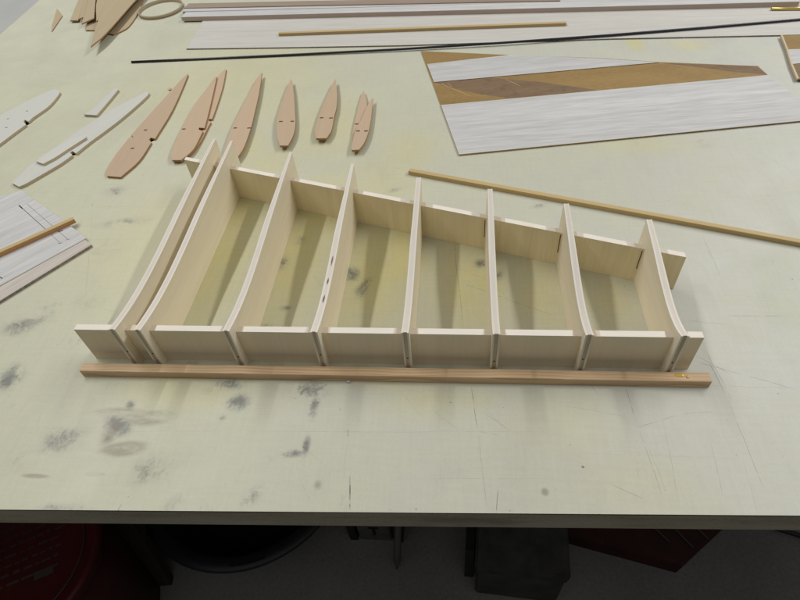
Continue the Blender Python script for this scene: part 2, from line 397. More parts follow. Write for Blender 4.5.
# ------------------------------------------------------------------ object helpers
def tag(o, label, cat, group=None, kind=None):
    o['label'] = label; o['category'] = cat
    if group: o['group'] = group
    if kind: o['kind'] = kind
    return o
def thing(name, label, cat, loc=(0, 0, 0), rz=0.0, group=None):
    o = bpy.data.objects.new(name, None); C.objects.link(o); o.empty_display_size = 0.02
    o.location = Vector(loc) * MM; o.rotation_euler = (0, 0, rz)
    return tag(o, label, cat, group)
def link(name, bm, mats, parent=None, loc=(0, 0, 0), rz=0.0, smooth=False):
    me = bpy.data.meshes.new(name); bmesh.ops.recalc_face_normals(bm, faces=bm.faces[:]); bm.to_mesh(me); bm.free()
    for k in (mats if isinstance(mats, (list, tuple)) else [mats]): me.materials.append(MAT[k] if isinstance(k, str) else k)
    if smooth:
        for p in me.polygons: p.use_smooth = True
    o = bpy.data.objects.new(name, me); C.objects.link(o)
    o.location = Vector(loc) * MM; o.rotation_euler = (0, 0, rz)
    if parent: o.parent = parent
    return o
def box(bm, x0, x1, y0, y1, z0, z1, mat=0, top=None, front=None):
    v = [bm.verts.new(Vector(p) * MM) for p in ((x0,y0,z0),(x1,y0,z0),(x1,y1,z0),(x0,y1,z0),(x0,y0,z1),(x1,y0,z1),(x1,y1,z1),(x0,y1,z1))]
    for k, idx in enumerate(((0,3,2,1),(4,5,6,7),(0,1,5,4),(1,2,6,5),(2,3,7,6),(3,0,4,7))):
        f = bm.faces.new([v[i] for i in idx]); f.material_index = mat
        if k == 1 and top is not None: f.material_index = top
        if k == 2 and front is not None: f.material_index = front
def prism(bm, pts, z0, z1, side=0, zs=None):
    """polygon (mm) extruded between two heights; side walls can take another material"""
    lo = [bm.verts.new(Vector((x, y, z0 if zs is None else zs[i])) * MM) for i, (x, y) in enumerate(pts)]
    hi = [bm.verts.new(Vector((x, y, z1 if zs is None else zs[i] + z1 - z0)) * MM) for i, (x, y) in enumerate(pts)]
    f = bm.faces.new(hi); g = bm.faces.new(lo[::-1])
    n = len(pts); ss = []
    for i in range(n):
        q = bm.faces.new((lo[i], lo[(i+1) % n], hi[(i+1) % n], hi[i])); q.material_index = side; ss.append(q)
    bmesh.ops.triangulate(bm, faces=[f, g])
def local(pts, c, ang):
    ca, sa = math.cos(-ang), math.sin(-ang)
    return [((x-c[0])*ca - (y-c[1])*sa, (x-c[0])*sa + (y-c[1])*ca) for x, y in pts]
def slab(name, pts, z0, z1, mats, ang=0.0, parent=None, bevel=0.0, zs=None):
    """flat sheet part: local x runs along its grain (angle in radians); origin at its middle"""
    c = (sum(p[0] for p in pts)/len(pts), sum(p[1] for p in pts)/len(pts))
    bm = bmesh.new(); prism(bm, local(pts, c, ang), 0, z1 - z0, 1 if isinstance(mats, (list, tuple)) and len(mats) > 1 else 0, zs)
    return link(name, bm, mats, parent, (c[0], c[1], z0), ang)
def smooth_line(pts, n=4):
    """Catmull-Rom through the points of a closed outline, keeping them"""
    out = []; m = len(pts)
    for i in range(m):
        p0, p1, p2, p3 = pts[i-1], pts[i], pts[(i+1) % m], pts[(i+2) % m]
        def sharp(a, b, c):
            u = (b[0]-a[0], b[1]-a[1]); w = (c[0]-b[0], c[1]-b[1])
            d = (u[0]*w[0]+u[1]*w[1]) / (math.hypot(*u)*math.hypot(*w) + 1e-9); return d < 0.8
        s1, s2 = sharp(p0, p1, p2), sharp(p1, p2, p3)
        t1 = ((p2[0]-p1[0]), (p2[1]-p1[1])) if s1 else ((p2[0]-p0[0])/2, (p2[1]-p0[1])/2)
        t2 = ((p2[0]-p1[0]), (p2[1]-p1[1])) if s2 else ((p3[0]-p1[0])/2, (p3[1]-p1[1])/2)
        for k in range(n):
            t = k/n; h = (2*t**3-3*t*t+1, t**3-2*t*t+t, -2*t**3+3*t*t, t**3-t*t)
            out.append(tuple(h[0]*p1[j]+h[1]*t1[j]+h[2]*p2[j]+h[3]*t2[j] for j in (0, 1)))
    return out
def tube(bm, path, r, n=10, mat=0):
    """round rod along a path (mm); r may be one radius per point"""
    rings = []
    for i, p in enumerate(path):
        a = Vector(path[max(i-1, 0)]); b = Vector(path[min(i+1, len(path)-1)]); d = (b-a).normalized()
        s = d.cross(Vector((0, 0, 1)));  s = s.normalized() if s.length > 1e-4 else Vector((1, 0, 0)); t = s.cross(d)
        rr = r[i] if isinstance(r, (list, tuple)) else r
        rings.append([bm.verts.new((Vector(p) + (s*math.cos(6.28318*k/n) + t*math.sin(6.28318*k/n))*rr) * MM) for k in range(n)])
    for A, B in zip(rings, rings[1:]):
        for k in range(n):
            f = bm.faces.new((A[k], A[(k+1) % n], B[(k+1) % n], B[k])); f.material_index = mat; f.smooth = True
    bm.faces.new(rings[0][::-1]).material_index = mat; bm.faces.new(rings[-1]).material_index = mat
def lathe(bm, prof, n=64, mat=0, cap0=True, cap1=False):
    rings = [[bm.verts.new((r*MM*math.cos(6.2831853*k/n), r*MM*math.sin(6.2831853*k/n), z*MM)) for k in range(n)] for r, z in prof]
    for A, B in zip(rings, rings[1:]):
        for k in range(n):
            f = bm.faces.new((A[k], A[(k+1) % n], B[(k+1) % n], B[k])); f.material_index = mat; f.smooth = True
    if cap0: bm.faces.new(rings[0][::-1]).material_index = mat
    if cap1: bm.faces.new(rings[-1]).material_index = mat
def bar(name, a, b, w, h, z, mats, parent=None, jitter=0.0):
    """square strip whose front bottom edge runs from a to b (mm)"""
    L = math.hypot(b[0]-a[0], b[1]-a[1]); ang = math.atan2(b[1]-a[1], b[0]-a[0])
    bm = bmesh.new(); n = 14; e = min(0.35, h*0.08)
    sec = [(0, 0), (w, 0), (w, h-e), (w-e, h), (e, h), (0, h-e)]
    rings = []
    for i in range(n+1):
        j = [random.uniform(-jitter, jitter) for _ in range(2)]
        rings.append([bm.verts.new(Vector((L*i/n, y+j[0], z_ + (j[1] if z_ > 0 else 0))) * MM) for y, z_ in sec])
    for A, B in zip(rings, rings[1:]):
        for k in range(6):
            f = bm.faces.new((A[k], A[(k+1) % 6], B[(k+1) % 6], B[k]))
            if k == 5 and isinstance(mats, (list, tuple)): f.material_index = 1
    bm.faces.new(rings[0]); bm.faces.new(rings[-1][::-1])
    return link(name, bm, mats, parent, (a[0], a[1], z), ang)

# ------------------------------------------------------------------ the setting: floor and workbench
bm = bmesh.new(); v = [bm.verts.new(p) for p in ((-9, -6, -0.9), (9, -6, -0.9), (9, 11, -0.9), (-9, 11, -0.9))]; bm.faces.new(v)
o = link('floor', bm, 'concrete'); o['kind'] = 'structure'

bench = thing('workbench', 'pale yellowish stained and scratched workbench top with a dark board edge', 'workbench', (300, 700, -900))
BP = [(-583, -165), (1500, -82), (1455, 1700), (-775, 1650)]
def inset(pts, d):
    c = (sum(p[0] for p in pts)/4, sum(p[1] for p in pts)/4)
    return [(x - math.copysign(d, x-c[0]), y - math.copysign(d, y-c[1])) for x, y in pts]
def rel(pts): return [(x-300, y-700) for x, y in pts]
bm = bmesh.new(); prism(bm, rel(BP), 898.4, 900, 1); tt = link('tabletop', bm, ['laminate', 'lam_edge'], bench)
tt.data.transform(Matrix.Translation((0.3, 0.7, 0))); tt.location = (-0.3, -0.7, 0)
bm = bmesh.new(); prism(bm, rel(inset(BP, 0.8)), 871.2, 898.39, 0); link('board_core', bm, 'bench_edge', bench)
for x, y in ((-520, 165), (1380, 110), (1340, 1580), (-640, 1540)):
    bm = bmesh.new(); box(bm, x-335, x-265, y-735, y-665, 0.2, 871.0); link('leg', bm, 'bench_edge', bench)

bm = bmesh.new(); box(bm, -960, 1070, 860, 878, 0.2, 871.0); link('back_light_block', bm, 'bench_edge', bench)  # unseen panel added to keep light out from under the bench
bm = bmesh.new(); prism(bm, [(-905, -790), (-885, -790), (-1030, 850), (-1050, 850)], 0.2, 871.0); link('end_light_block', bm, 'bench_edge', bench)  # out of view, put in to darken the space below from the left
# ------------------------------------------------------------------ the tail frame
RIBS = [
 (-45.56,-8.66,285.93,[(-8.66,53.56),(3.62,51.23),(15.89,49.5),(28.17,48.3),(40.44,47.56),(52.72,47.21),(64.99,47.18),(77.27,47.41),(89.54,47.85),(101.82,48.46),(114.09,49.18),(126.36,49.98),(138.64,50.83),(150.91,51.7),(163.19,52.56),(175.46,53.41),(187.74,54.22),(200.01,54.99),(212.29,55.72),(224.56,56.4),(236.84,57.06),(249.11,57.7),(261.39,58.34),(273.66,59.01),(285.93,59.73)]),
 (-22.58,-8.66,280.67,[(-8.66,53.3),(3.4,50.97),(15.45,49.25),(27.51,48.06),(39.57,47.33),(51.62,46.97),(63.68,46.94),(75.73,47.17),(87.79,47.61),(99.84,48.21),(111.9,48.93),(123.95,49.73),(136.01,50.58),(148.06,51.44),(160.12,52.3),(172.17,53.14),(184.23,53.95),(196.28,54.71),(208.34,55.44),(220.39,56.12),(232.45,56.78),(244.5,57.41),(256.56,58.05),(268.61,58.71),(280.67,59.43)]),
 (56.62,-8.66,252.57,[(-8.66,53.56),(2.23,51.22),(13.11,49.5),(24.0,48.3),(34.88,47.56),(45.77,47.2),(56.65,47.17),(67.54,47.4),(78.42,47.85),(89.31,48.45),(100.19,49.17),(111.07,49.97),(121.96,50.82),(132.84,51.69),(143.73,52.56),(154.61,53.4),(165.5,54.21),(176.38,54.98),(187.27,55.71),(198.15,56.4),(209.04,57.06),(219.92,57.7),(230.8,58.34),(241.69,59.0),(252.57,59.72)]),
 (132.36,-8.66,226.68,[(-8.66,53.67),(1.15,51.33),(10.96,49.6),(20.76,48.4),(30.57,47.66),(40.37,47.3),(50.18,47.27),(59.98,47.5),(69.79,47.94),(79.59,48.55),(89.4,49.27),(99.2,50.08),(109.01,50.93),(118.82,51.8),(128.62,52.66),(138.43,53.51),(148.23,54.32),(158.04,55.09),(167.84,55.82),(177.65,56.51),(187.45,57.17),(197.26,57.81),(207.07,58.46),(216.87,59.12),(226.68,59.84)]),
 (208.16,-8.66,197.13,[(-8.66,54.34),(-0.08,51.97),(8.49,50.21),(17.07,49.0),(25.64,48.25),(34.22,47.89),(42.79,47.86),(51.37,48.09),(59.94,48.54),(68.51,49.15),(77.09,49.89),(85.66,50.7),(94.24,51.56),(102.81,52.44),(111.39,53.32),(119.96,54.18),(128.53,55.0),(137.11,55.78),(145.68,56.52),(154.26,57.22),(162.83,57.88),(171.41,58.53),(179.98,59.18),(188.56,59.86),(197.13,60.59)]),
 (281.64,-8.66,176.0,[(-8.66,53.89),(-0.96,51.54),(6.73,49.8),(14.43,48.6),(22.12,47.85),(29.81,47.5),(37.51,47.46),(45.2,47.7),(52.9,48.14),(60.59,48.75),(68.28,49.48),(75.98,50.28),(83.67,51.14),(91.37,52.01),(99.06,52.88),(106.76,53.73),(114.45,54.55),(122.14,55.32),(129.84,56.05),(137.53,56.75),(145.23,57.41),(152.92,58.05),(160.61,58.7),(168.31,59.37),(176.0,60.09)]),
 (353.71,-8.66,149.91,[(-8.66,54.36),(-2.05,51.99),(4.56,50.24),(11.16,49.02),(17.77,48.27),(24.38,47.91),(30.98,47.88),(37.59,48.11),(44.2,48.56),(50.81,49.18),(57.41,49.91),(64.02,50.72),(70.63,51.58),(77.23,52.47),(83.84,53.34),(90.45,54.2),(97.05,55.02),(103.66,55.81),(110.27,56.54),(116.87,57.24),(123.48,57.91),(130.09,58.56),(136.69,59.21),(143.3,59.89),(149.91,60.62)]),
 (425.01,-8.66,124.44,[(-8.66,54.55),(-3.11,52.17),(2.44,50.41),(7.98,49.19),(13.53,48.44),(19.07,48.08),(24.62,48.05),(30.16,48.28),(35.71,48.73),(41.26,49.35),(46.8,50.08),(52.35,50.9),(57.89,51.76),(63.44,52.65),(68.99,53.53),(74.53,54.39),(80.08,55.22),(85.62,56.0),(91.17,56.74),(96.71,57.44),(102.26,58.11),(107.81,58.76),(113.35,59.42),(118.9,60.09),(124.44,60.83)])]
TH = 6.2
frame = thing('tail_surface_frame', 'pale plywood skeleton of eight upright ribs slotted onto two long spars', 'model frame', (190, 110, 0.15))
FX, FY = 190, 110
def rib_mesh(vf, vt, prof, thin):
    """three plies: the faces and a core set a little back in the front edge and on top"""
    bm = bmesh.new()
    for x0, x1, df, dz, core in ((0, 1.5, 0, 0, 0), (1.5, TH-1.5, 0.7, -0.1, 1), (TH-1.5, TH, 0, 0, 0)):
        rows = []
        for (y, h) in prof:
            y = max(y, vf + df)
            s = (y-vf)/(vt-vf); k = 1 - thin*max(0, (s-0.55)/0.45)
            rows.append([bm.verts.new(Vector(p) * MM) for p in ((x0, y, 0), (x1, y, 0), (TH-(TH-x1)*k, y, h+dz), (TH-(TH-x0)*k, y, h+dz))])
        for A, B in zip(rows, rows[1:]):
            for k in range(4):
                f = bm.faces.new((A[k], A[(k+1) % 4], B[(k+1) % 4], B[k]))
                f.material_index = (2 if core else 1) if k == 2 else 0
        a = bm.faces.new(rows[0][::-1]); b = bm.faces.new(rows[-1]); a.material_index = 3 if core else 1; b.material_index = 2 if core else 1
    return bm
rib_objs = []
for x, vf, vt, prof in RIBS:
    rib_objs.append(link('rib', rib_mesh(vf, vt, prof, 0.5 if x < 150 else 0.2), ['ply', 'ply_edge', 'ply_core', 'core_front'], frame, (x-FX, -FY, 0)))
def spar(name, x0, x1, line, h, faces, gaps=()):
    """upright board whose front face follows line(x); top edge sanded, tan beside each rib"""
    bm = bmesh.new(); cuts = [x0]
    kinds = []
    for x, *_ in RIBS:
        for c in (x - 5.5 - random.uniform(0, 3), x + TH + 4.5 + random.uniform(0, 5)): cuts.append(c)
    cuts.append(x1); cuts = sorted(c for c in cuts if x0 <= c <= x1)
    rows = []
    for c in cuts:
        y = line(c); rows.append([bm.verts.new(Vector((c-FX, y-FY, z)) * MM) if dy == 0 else bm.verts.new(Vector((c-FX, y+TH-FY, z)) * MM) for dy, z in ((0, 0), (1, 0), (1, h), (0, h))])
    for i, (A, B) in enumerate(zip(rows, rows[1:])):
        mid = (cuts[i]+cuts[i+1])/2
        joint = any(x-9 < mid < x+TH+10 for x, *_ in RIBS) and cuts[i+1]-cuts[i] < 30
        for k in range(4):
            f = bm.faces.new((A[k], A[(k+1) % 4], B[(k+1) % 4], B[k]))
            f.material_index = (2 if joint else 1) if k == 2 else 0
    bm.faces.new(rows[0][::-1]); bm.faces.new(rows[-1])
    return link(name, bm, [faces, 'spar_edge', 'spar_joint'], frame)
front = spar('front_spar', -87.68, 447.99, lambda x: 0.0, 42.39, 'ply_front')
rear_line = lambda x: 243.966 + -0.32610*x
rear = spar('rear_spar', -80.62, 459.27, rear_line, 41.42, 'ply_spar')
# narrow gaps left of three ribs in the rear spar: dark strips paint their shade
for i in (5, 6, 7):
    x = RIBS[i][0] - 1.0; y = rear_line(x)
    bm = bmesh.new(); box(bm, x-0.45-FX, x+0.45-FX, y-0.12-FY, y+0.5-FY, 16, 39); link('slot', bm, 'burnt_and_shade', rear)
# reddish ink streaks on the top edge of the fourth rib
x = RIBS[3][0]; prof4 = RIBS[3][3]
def height(prof, y):
    for (a, ha), (b, hb) in zip(prof, prof[1:]):
        if a <= y <= b: return ha + (hb-ha)*(y-a)/(b-a)
    return prof[-1][1]
for y0, y1 in [(75.8, 88.6), (52.6, 60.7), (29.6, 39.6)]:
    bm = bmesh.new(); n = 6; rows = []
    for k in range(n+1):
        y = y0 + (y1-y0)*k/n; w = 0.85*math.sin(math.pi*(k+0.4)/(n+0.8))*random.uniform(0.7, 1.1); h = height(prof4, y)
        rows.append([bm.verts.new(Vector(p)*MM) for p in ((3.1-w, y, h-0.5), (3.1+w, y, h-0.5), (3.1+w, y, h+0.02), (3.1-w, y, h+0.02))])
    for A, B in zip(rows, rows[1:]):
        for k in range(4): bm.faces.new((A[k], A[(k+1) % 4], B[(k+1) % 4], B[k]))
    bm.faces.new(rows[0][::-1]); bm.faces.new(rows[-1]); link('ink_streak', bm, 'ink', rib_objs[3])
# pins seen in the front edges of the ribs
for i, (x, vf, vt, prof) in enumerate(RIBS):
    h = 22 - 2.5*(i % 3)
    bm = bmesh.new(); tube(bm, [(3.1, vf+0.45, h), (3.1, vf+3, h)], 0.75, 8); link('pin_hole', bm, 'burnt_and_shade', rib_objs[i])

# the pine strip the ribs butt against
stick = bar('pine_strip', (-90, -21), (459.5, -18.2), 9.2, 8.6, 0.2, 'pine', None, 0.12)
tag(stick, 'striped pine strip lying along the front feet of the plywood frame', 'wood strip')
bm = bmesh.new()
bmesh.ops.create_uvsphere(bm, u_segments=14, v_segments=8, radius=1.0, matrix=Matrix.Translation((0.526, 0.0058, 0.0086)) @ Matrix.Diagonal((0.0042, 0.0019, 0.0006, 1)))
g = link('glue_spot', bm, 'glue', stick, (0, 0, 0), 0, True)
bm = bmesh.new()
bmesh.ops.create_uvsphere(bm, u_segments=12, v_segments=6, radius=1.0, matrix=Matrix.Translation((0.5315, 0.0042, 0.0086)) @ Matrix.Diagonal((0.0012, 0.0017, 0.0006, 1)))
link('glue_spot', bm, 'glue', stick, (0, 0, 0), 0, True)

# ------------------------------------------------------------------ laser-cut tan ribs lying behind the frame
def tan_rib(pts, z, ang, label, slots=(), mats=('tan', 'tan_edge'), t=2.9, name='wing_rib', cat='wing rib', group='small tan ribs in a row', sl=(5.2, 2.8, 0.0)):
    r = slab(name, smooth_line(pts), z, z+t, list(mats), ang)
    tag(r, label, cat, group)
    c = (r.location.x/MM, r.location.y/MM)
    for k, s in enumerate(slots):
        lx, ly = local([s], c, ang)[0]
        bm = bmesh.new()
        a, b = (sl[0]/2, sl[1]/2)
        v0 = local([(-a, -b), (a, -b), (a, b), (-a, b)], (0, 0), ang - sl[2])
        n = len(v0); prism(bm, [(lx+p[0], ly+p[1]) for p in v0], t-1.2, t+0.06)
        link('slot', bm, 'burnt_and_shade', r)
    return r
tan_rib([(-202.9, 590.5), (-198.9, 571.3), (-184.6, 468.7), (-180.4, 386.1), (-188.6, 389.4), (-188.7, 384.0), (-182.1, 376.6), (-181.3, 330.0), (-191.4, 292.5), (-211.9, 295.4), (-219.3, 308.3), (-222.7, 345.1), (-222.1, 390.9), (-215.7, 386.9), (-216.5, 392.3), (-222.0, 398.0), (-217.0, 457.2), (-211.3, 525.6), (-207.1, 570.2)], 0.2, 1.5598, 'single tan rib, longest of the row, left of the stacked pairs', [(-205.0, 410.9), (-204.3, 361.8)])
tan_rib([(-139.5, 603.0), (-126.4, 542.5), (-116.3, 476.8), (-111.3, 437.2), (-116.1, 437.4), (-114.8, 432.2), (-110.1, 428.5), (-110.2, 417.3), (-108.0, 372.9), (-111.5, 347.7), (-117.9, 333.3), (-128.0, 333.7), (-134.9, 352.4), (-138.8, 383.4), (-145.2, 436.1), (-148.9, 503.4), (-147.8, 556.8), (-142.6, 595.9)], 0.2, 1.6281, 'tan rib showing its edge from under the second pair from the left', [])
tan_rib([(-144.3, 569.7), (-130.0, 500.5), (-118.7, 443.8), (-111.9, 406.6), (-120.7, 408.2), (-119.8, 403.2), (-111.4, 398.4), (-110.8, 387.7), (-109.6, 349.6), (-118.1, 325.1), (-131.0, 325.6), (-138.4, 341.6), (-143.8, 374.2), (-147.7, 419.0), (-151.2, 478.8), (-149.0, 525.9), (-147.2, 563.5)], 3.2, 1.6469, 'wide tan rib lying skewed on top of another, second from the left', [(-142.8, 405.4)])
tan_rib([(-73.2, 555.9), (-60.9, 495.6), (-51.7, 441.4), (-45.9, 405.0), (-41.0, 362.4), (-41.1, 342.5), (-43.5, 330.5), (-50.3, 329.7), (-56.3, 341.6), (-60.0, 359.2), (-65.0, 392.9), (-68.4, 428.4), (-71.7, 481.2), (-73.8, 527.9), (-74.5, 551.8)], 0.2, 1.647, 'hidden tan rib under the one whose nose is behind the pale frame', [], t=4.6)
tan_rib([(-68.0, 573.9), (-55.1, 503.9), (-46.1, 441.8), (-40.6, 400.7), (-37.0, 352.8), (-38.5, 330.7), (-42.7, 317.5), (-52.0, 316.6), (-59.5, 329.9), (-63.3, 349.5), (-67.8, 387.3), (-70.1, 427.4), (-71.2, 487.6), (-70.8, 541.4), (-70.1, 569.1)], 4.9, 1.6468, 'tan rib whose rounded nose is hidden behind a corner of the pale frame', [(-63.8, 401.3), (-43.1, 400.2)])
tan_rib([(-12.2, 534.2), (-0.3, 491.0), (10.1, 447.4), (17.4, 414.7), (21.0, 387.5), (20.8, 363.8), (12.4, 364.2), (4.0, 388.4), (-4.1, 423.6), (-8.1, 456.7), (-11.5, 496.4), (-13.3, 529.8)], 0.2, 1.7284, 'lower tan rib of the straight stack in the middle of the row', [], t=4.6)
tan_rib([(-11.9, 545.4), (2.3, 495.5), (14.3, 445.8), (22.7, 408.8), (26.1, 378.4), (24.3, 352.0), (12.8, 352.5), (2.6, 379.5), (-6.6, 419.1), (-10.3, 456.7), (-12.9, 502.0), (-13.7, 540.4)], 4.9, 1.7283, 'upper tan rib of the straight upright stack in the middle of the row', [(-0.2, 415.8), (16.8, 415.4)])
tan_rib([(57.7, 530.4), (66.3, 487.9), (71.0, 453.2), (72.3, 429.0), (74.8, 397.6), (72.9, 378.9), (62.1, 379.4), (57.9, 398.5), (55.8, 429.9), (55.2, 458.6), (55.9, 502.1), (56.6, 526.1)], 0.2, 1.611, 'lower tan rib of the small slanted stack, second from the right', [], t=4.6)
tan_rib([(60.1, 539.9), (70.2, 490.9), (75.2, 451.4), (76.0, 424.1), (78.1, 388.9), (74.7, 368.0), (59.9, 368.6), (54.8, 390.0), (53.2, 425.3), (53.5, 457.8), (56.3, 507.3), (58.3, 535.0)], 4.9, 1.6115, 'upper tan rib of the small slanted stack, second from the right', [(58.3, 422.8), (72.1, 421.5)])
tan_rib([(109.1, 504.8), (116.3, 476.5), (121.3, 441.0), (123.8, 407.6), (123.4, 376.3), (121.0, 351.5), (113.6, 351.8), (109.5, 371.8), (107.3, 397.8), (106.9, 427.7), (106.5, 465.1), (107.4, 500.2)], 1.9, 1.6234, 'shortest tan rib, lower of the crossed pair at the right end', [(110.3, 408.3)])
tan_rib([(126.5, 476.1), (128.6, 443.6), (130.5, 407.4), (130.5, 377.5), (127.9, 353.7), (123.2, 338.0), (113.7, 337.4), (112.3, 344.6), (111.9, 366.3), (112.0, 391.1), (116.0, 412.5), (119.8, 448.7), (124.0, 471.8)], 4.9, 1.509, 'shortest tan rib, upper of the crossed pair at the right end', [(115.8, 384.4), (127.0, 383.9)])
tag(slab('wood_chip', [(-221.3, 546.1), (-215.8, 544.3), (-214.2, 537.4), (-218.0, 538.3)], 0.2, 1.7, ['tan', 'tan_edge']), 'tiny tan chip of wood beside the longest rib', 'chip')
tan_rib([(-444.6, 788.1), (-421.7, 777.9), (-412.0, 791.3), (-406.0, 816.2), (-415.0, 880.6), (-436.1, 961.3), (-472.3, 1066.8), (-546.0, 1254.0), (-531.9, 1174.6), (-495.8, 1018.6), (-469.2, 875.5)], 0.2, 1.8068, 'rounded tan rib lowest at the right of the far pile', (), ('tan_light', 'tan_edge'), 2.4, 'wing_rib', 'wing rib', 'tan ribs fanned in the far corner')
tan_rib([(-494.2, 806.0), (-469.3, 803.3), (-487.7, 872.1), (-523.0, 973.0), (-611.4, 1187.8), (-598.0, 1113.3), (-551.4, 953.1)], 0.3, 1.8972, 'broad tan rib lying flat on the bench at the front of the far pile', (), ('tan_light', 'tan_edge'), 2.4, 'wing_rib', 'wing rib', 'tan ribs fanned in the far corner')
tan_rib([(-551.1, 855.1), (-533.1, 854.0), (-568.9, 948.3), (-612.6, 1066.9), (-708.4, 1316.1), (-667.5, 1174.0), (-602.3, 1001.2)], 2.8, 1.9173, 'leftmost narrow tan rib of the far fanned pile', (), ('tan_light', 'tan_edge'), 2.4, 'wing_rib', 'wing rib', 'tan ribs fanned in the far corner')
tan_rib([(-530.7, 854.4), (-520.6, 868.0), (-558.4, 963.3), (-614.7, 1100.0), (-696.1, 1304.8), (-642.5, 1147.0), (-573.7, 965.4)], 5.3, 1.9353, 'second narrow tan rib from the left in the far fanned pile', (), ('tan_light', 'tan_edge'), 2.4, 'wing_rib', 'wing rib', 'tan ribs fanned in the far corner')
tan_rib([(-505.8, 820.0), (-491.9, 847.2), (-539.5, 953.4), (-601.0, 1089.9), (-687.0, 1294.0), (-633.9, 1137.3), (-558.3, 956.0)], 7.8, 1.9597, 'pale tan rib in the middle of the far fanned pile', (), ('tan_light', 'tan_edge'), 2.4, 'wing_rib', 'wing rib', 'tan ribs fanned in the far corner')
tan_rib([(-473.3, 821.8), (-473.7, 853.9), (-498.6, 940.5), (-541.6, 1072.5), (-597.9, 1227.9), (-586.5, 1121.3), (-530.7, 945.0)], 10.3, 1.8803, 'short blunt tan rib beside the pointed one in the far pile', (), ('tan_light', 'tan_edge'), 2.4, 'wing_rib', 'wing rib', 'tan ribs fanned in the far corner')
tan_rib([(-421.0, 690.9), (-420.6, 700.0), (-418.5, 751.6), (-430.0, 895.5), (-438.2, 996.8), (-466.5, 1121.2), (-524.6, 1221.3), (-550.6, 1195.1), (-518.1, 996.2), (-465.5, 815.2)], 12.8, -1.4115, 'long tan rib topmost on the far pile, sharp tail towards the rod', (), ('tan_light', 'tan_edge'), 2.4, 'wing_rib', 'wing rib', 'tan ribs fanned in the far corner')
tag(slab('wood_sliver', [(-627.9, 940.1), (-612.1, 920.9), (-591.5, 895.4), (-570.1, 810.3), (-587.9, 844.8)], 0.2, 1.8, ['tan_light', 'tan_edge'], -1.2), 'pointed pale tan sliver alone in the far left corner', 'offcut')
bm = bmesh.new(); lathe(bm, [(43.8, 0), (45.4, 0), (45.4, 6.5), (43.8, 6.5), (43.8, 0)], 72, 0, False)
o = link('wooden_ring', bm, 'tan_light', None, (-370.9, 900.1, 0.2)); o.scale = (1, 1.12, 1)
tag(o, 'thin tan hoop lying flat at the end of the long strips', 'hoop')

# ------------------------------------------------------------------ pale balsa offcuts at the left
half_a = tag(slab('half_rib', smooth_line([(-246.2, 527.0), (-244.7, 514.9), (-250.3, 480.0), (-258.4, 442.2), (-268.3, 407.8), (-277.1, 380.4), (-284.2, 351.6), (-293.0, 357.6), (-294.3, 353.5), (-287.4, 347.2), (-294.8, 325.7), (-309.4, 298.2), (-319.6, 280.3), (-325.8, 273.7), (-341.0, 282.2), (-339.9, 305.2), (-335.4, 334.0), (-322.0, 377.1), (-307.6, 423.3), (-286.0, 474.3), (-263.5, 511.2), (-252.6, 530.1)], 3), 0.2, 3.8000000000000003, ['balsa', 'balsa_edge'], 1.2312), 'long pale balsa half rib with a shorter offcut lying on it', 'offcut', 'pale balsa half ribs at the left')
o = tag(slab('half_rib_offcut', smooth_line([(-284.8, 387.4), (-296.2, 360.9), (-306.1, 336.5), (-315.6, 321.2), (-329.9, 328.0), (-326.2, 345.7), (-314.1, 365.8), (-302.3, 384.9), (-290.9, 395.3)], 3), 3.9, 7.3, ['balsa', 'balsa_edge'], 0.9988), 'short pale balsa offcut lying on top of the long half rib', 'offcut', 'pale balsa half ribs at the left')
o = tag(slab('half_rib_offcut', smooth_line([(-326.5, 461.6), (-303.8, 457.9), (-304.1, 499.2), (-305.2, 541.3), (-313.5, 548.8), (-317.4, 513.1), (-321.2, 478.0)], 3), 0.2, 3.8000000000000003, ['balsa', 'balsa_edge'], 1.3658), 'small bent pale balsa offcut lying free between two half ribs', 'offcut', 'pale balsa half ribs at the left')
half_b = tag(slab('half_rib', smooth_line([(-414.3, 544.8), (-406.7, 536.0), (-402.4, 506.1), (-402.7, 487.4), (-406.1, 471.8), (-409.8, 457.2), (-410.3, 444.5), (-419.5, 450.4), (-419.4, 445.6), (-409.5, 436.2), (-415.6, 407.0), (-420.1, 382.4), (-428.5, 355.2), (-446.6, 325.5), (-466.7, 341.2), (-471.2, 386.2), (-472.5, 434.7), (-472.0, 466.8), (-456.8, 499.7), (-439.7, 532.1), (-424.9, 551.2)], 3), 0.2, 3.8000000000000003, ['balsa', 'balsa_edge'], 1.3759), 'pale balsa half rib with three small holes at the left edge of the bench', 'offcut', 'pale balsa half ribs at the left')
bm = bmesh.new(); c = local([(-432.3, 478.4)], (half_b.location.x/MM, half_b.location.y/MM), half_b.rotation_euler[2])[0]; prism(bm, local([(-1.9, -0.8), (1.9, -0.8), (1.9, 0.8), (-1.9, 0.8)], (0, 0), half_b.rotation_euler[2]), 2.6, 3.66); o = link('hole', bm, 'burnt_and_shade', half_b, (c[0], c[1], 0))
bm = bmesh.new(); c = local([(-451.2, 455.2)], (half_b.location.x/MM, half_b.location.y/MM), half_b.rotation_euler[2])[0]; prism(bm, local([(-1.9, -0.8), (1.9, -0.8), (1.9, 0.8), (-1.9, 0.8)], (0, 0), half_b.rotation_euler[2]), 2.6, 3.66); o = link('hole', bm, 'burnt_and_shade', half_b, (c[0], c[1], 0))
bm = bmesh.new(); c = local([(-437.6, 428.2)], (half_b.location.x/MM, half_b.location.y/MM), half_b.rotation_euler[2])[0]; prism(bm, local([(-1.9, -0.8), (1.9, -0.8), (1.9, 0.8), (-1.9, 0.8)], (0, 0), half_b.rotation_euler[2]), 2.6, 3.66); o = link('hole', bm, 'burnt_and_shade', half_b, (c[0], c[1], 0))
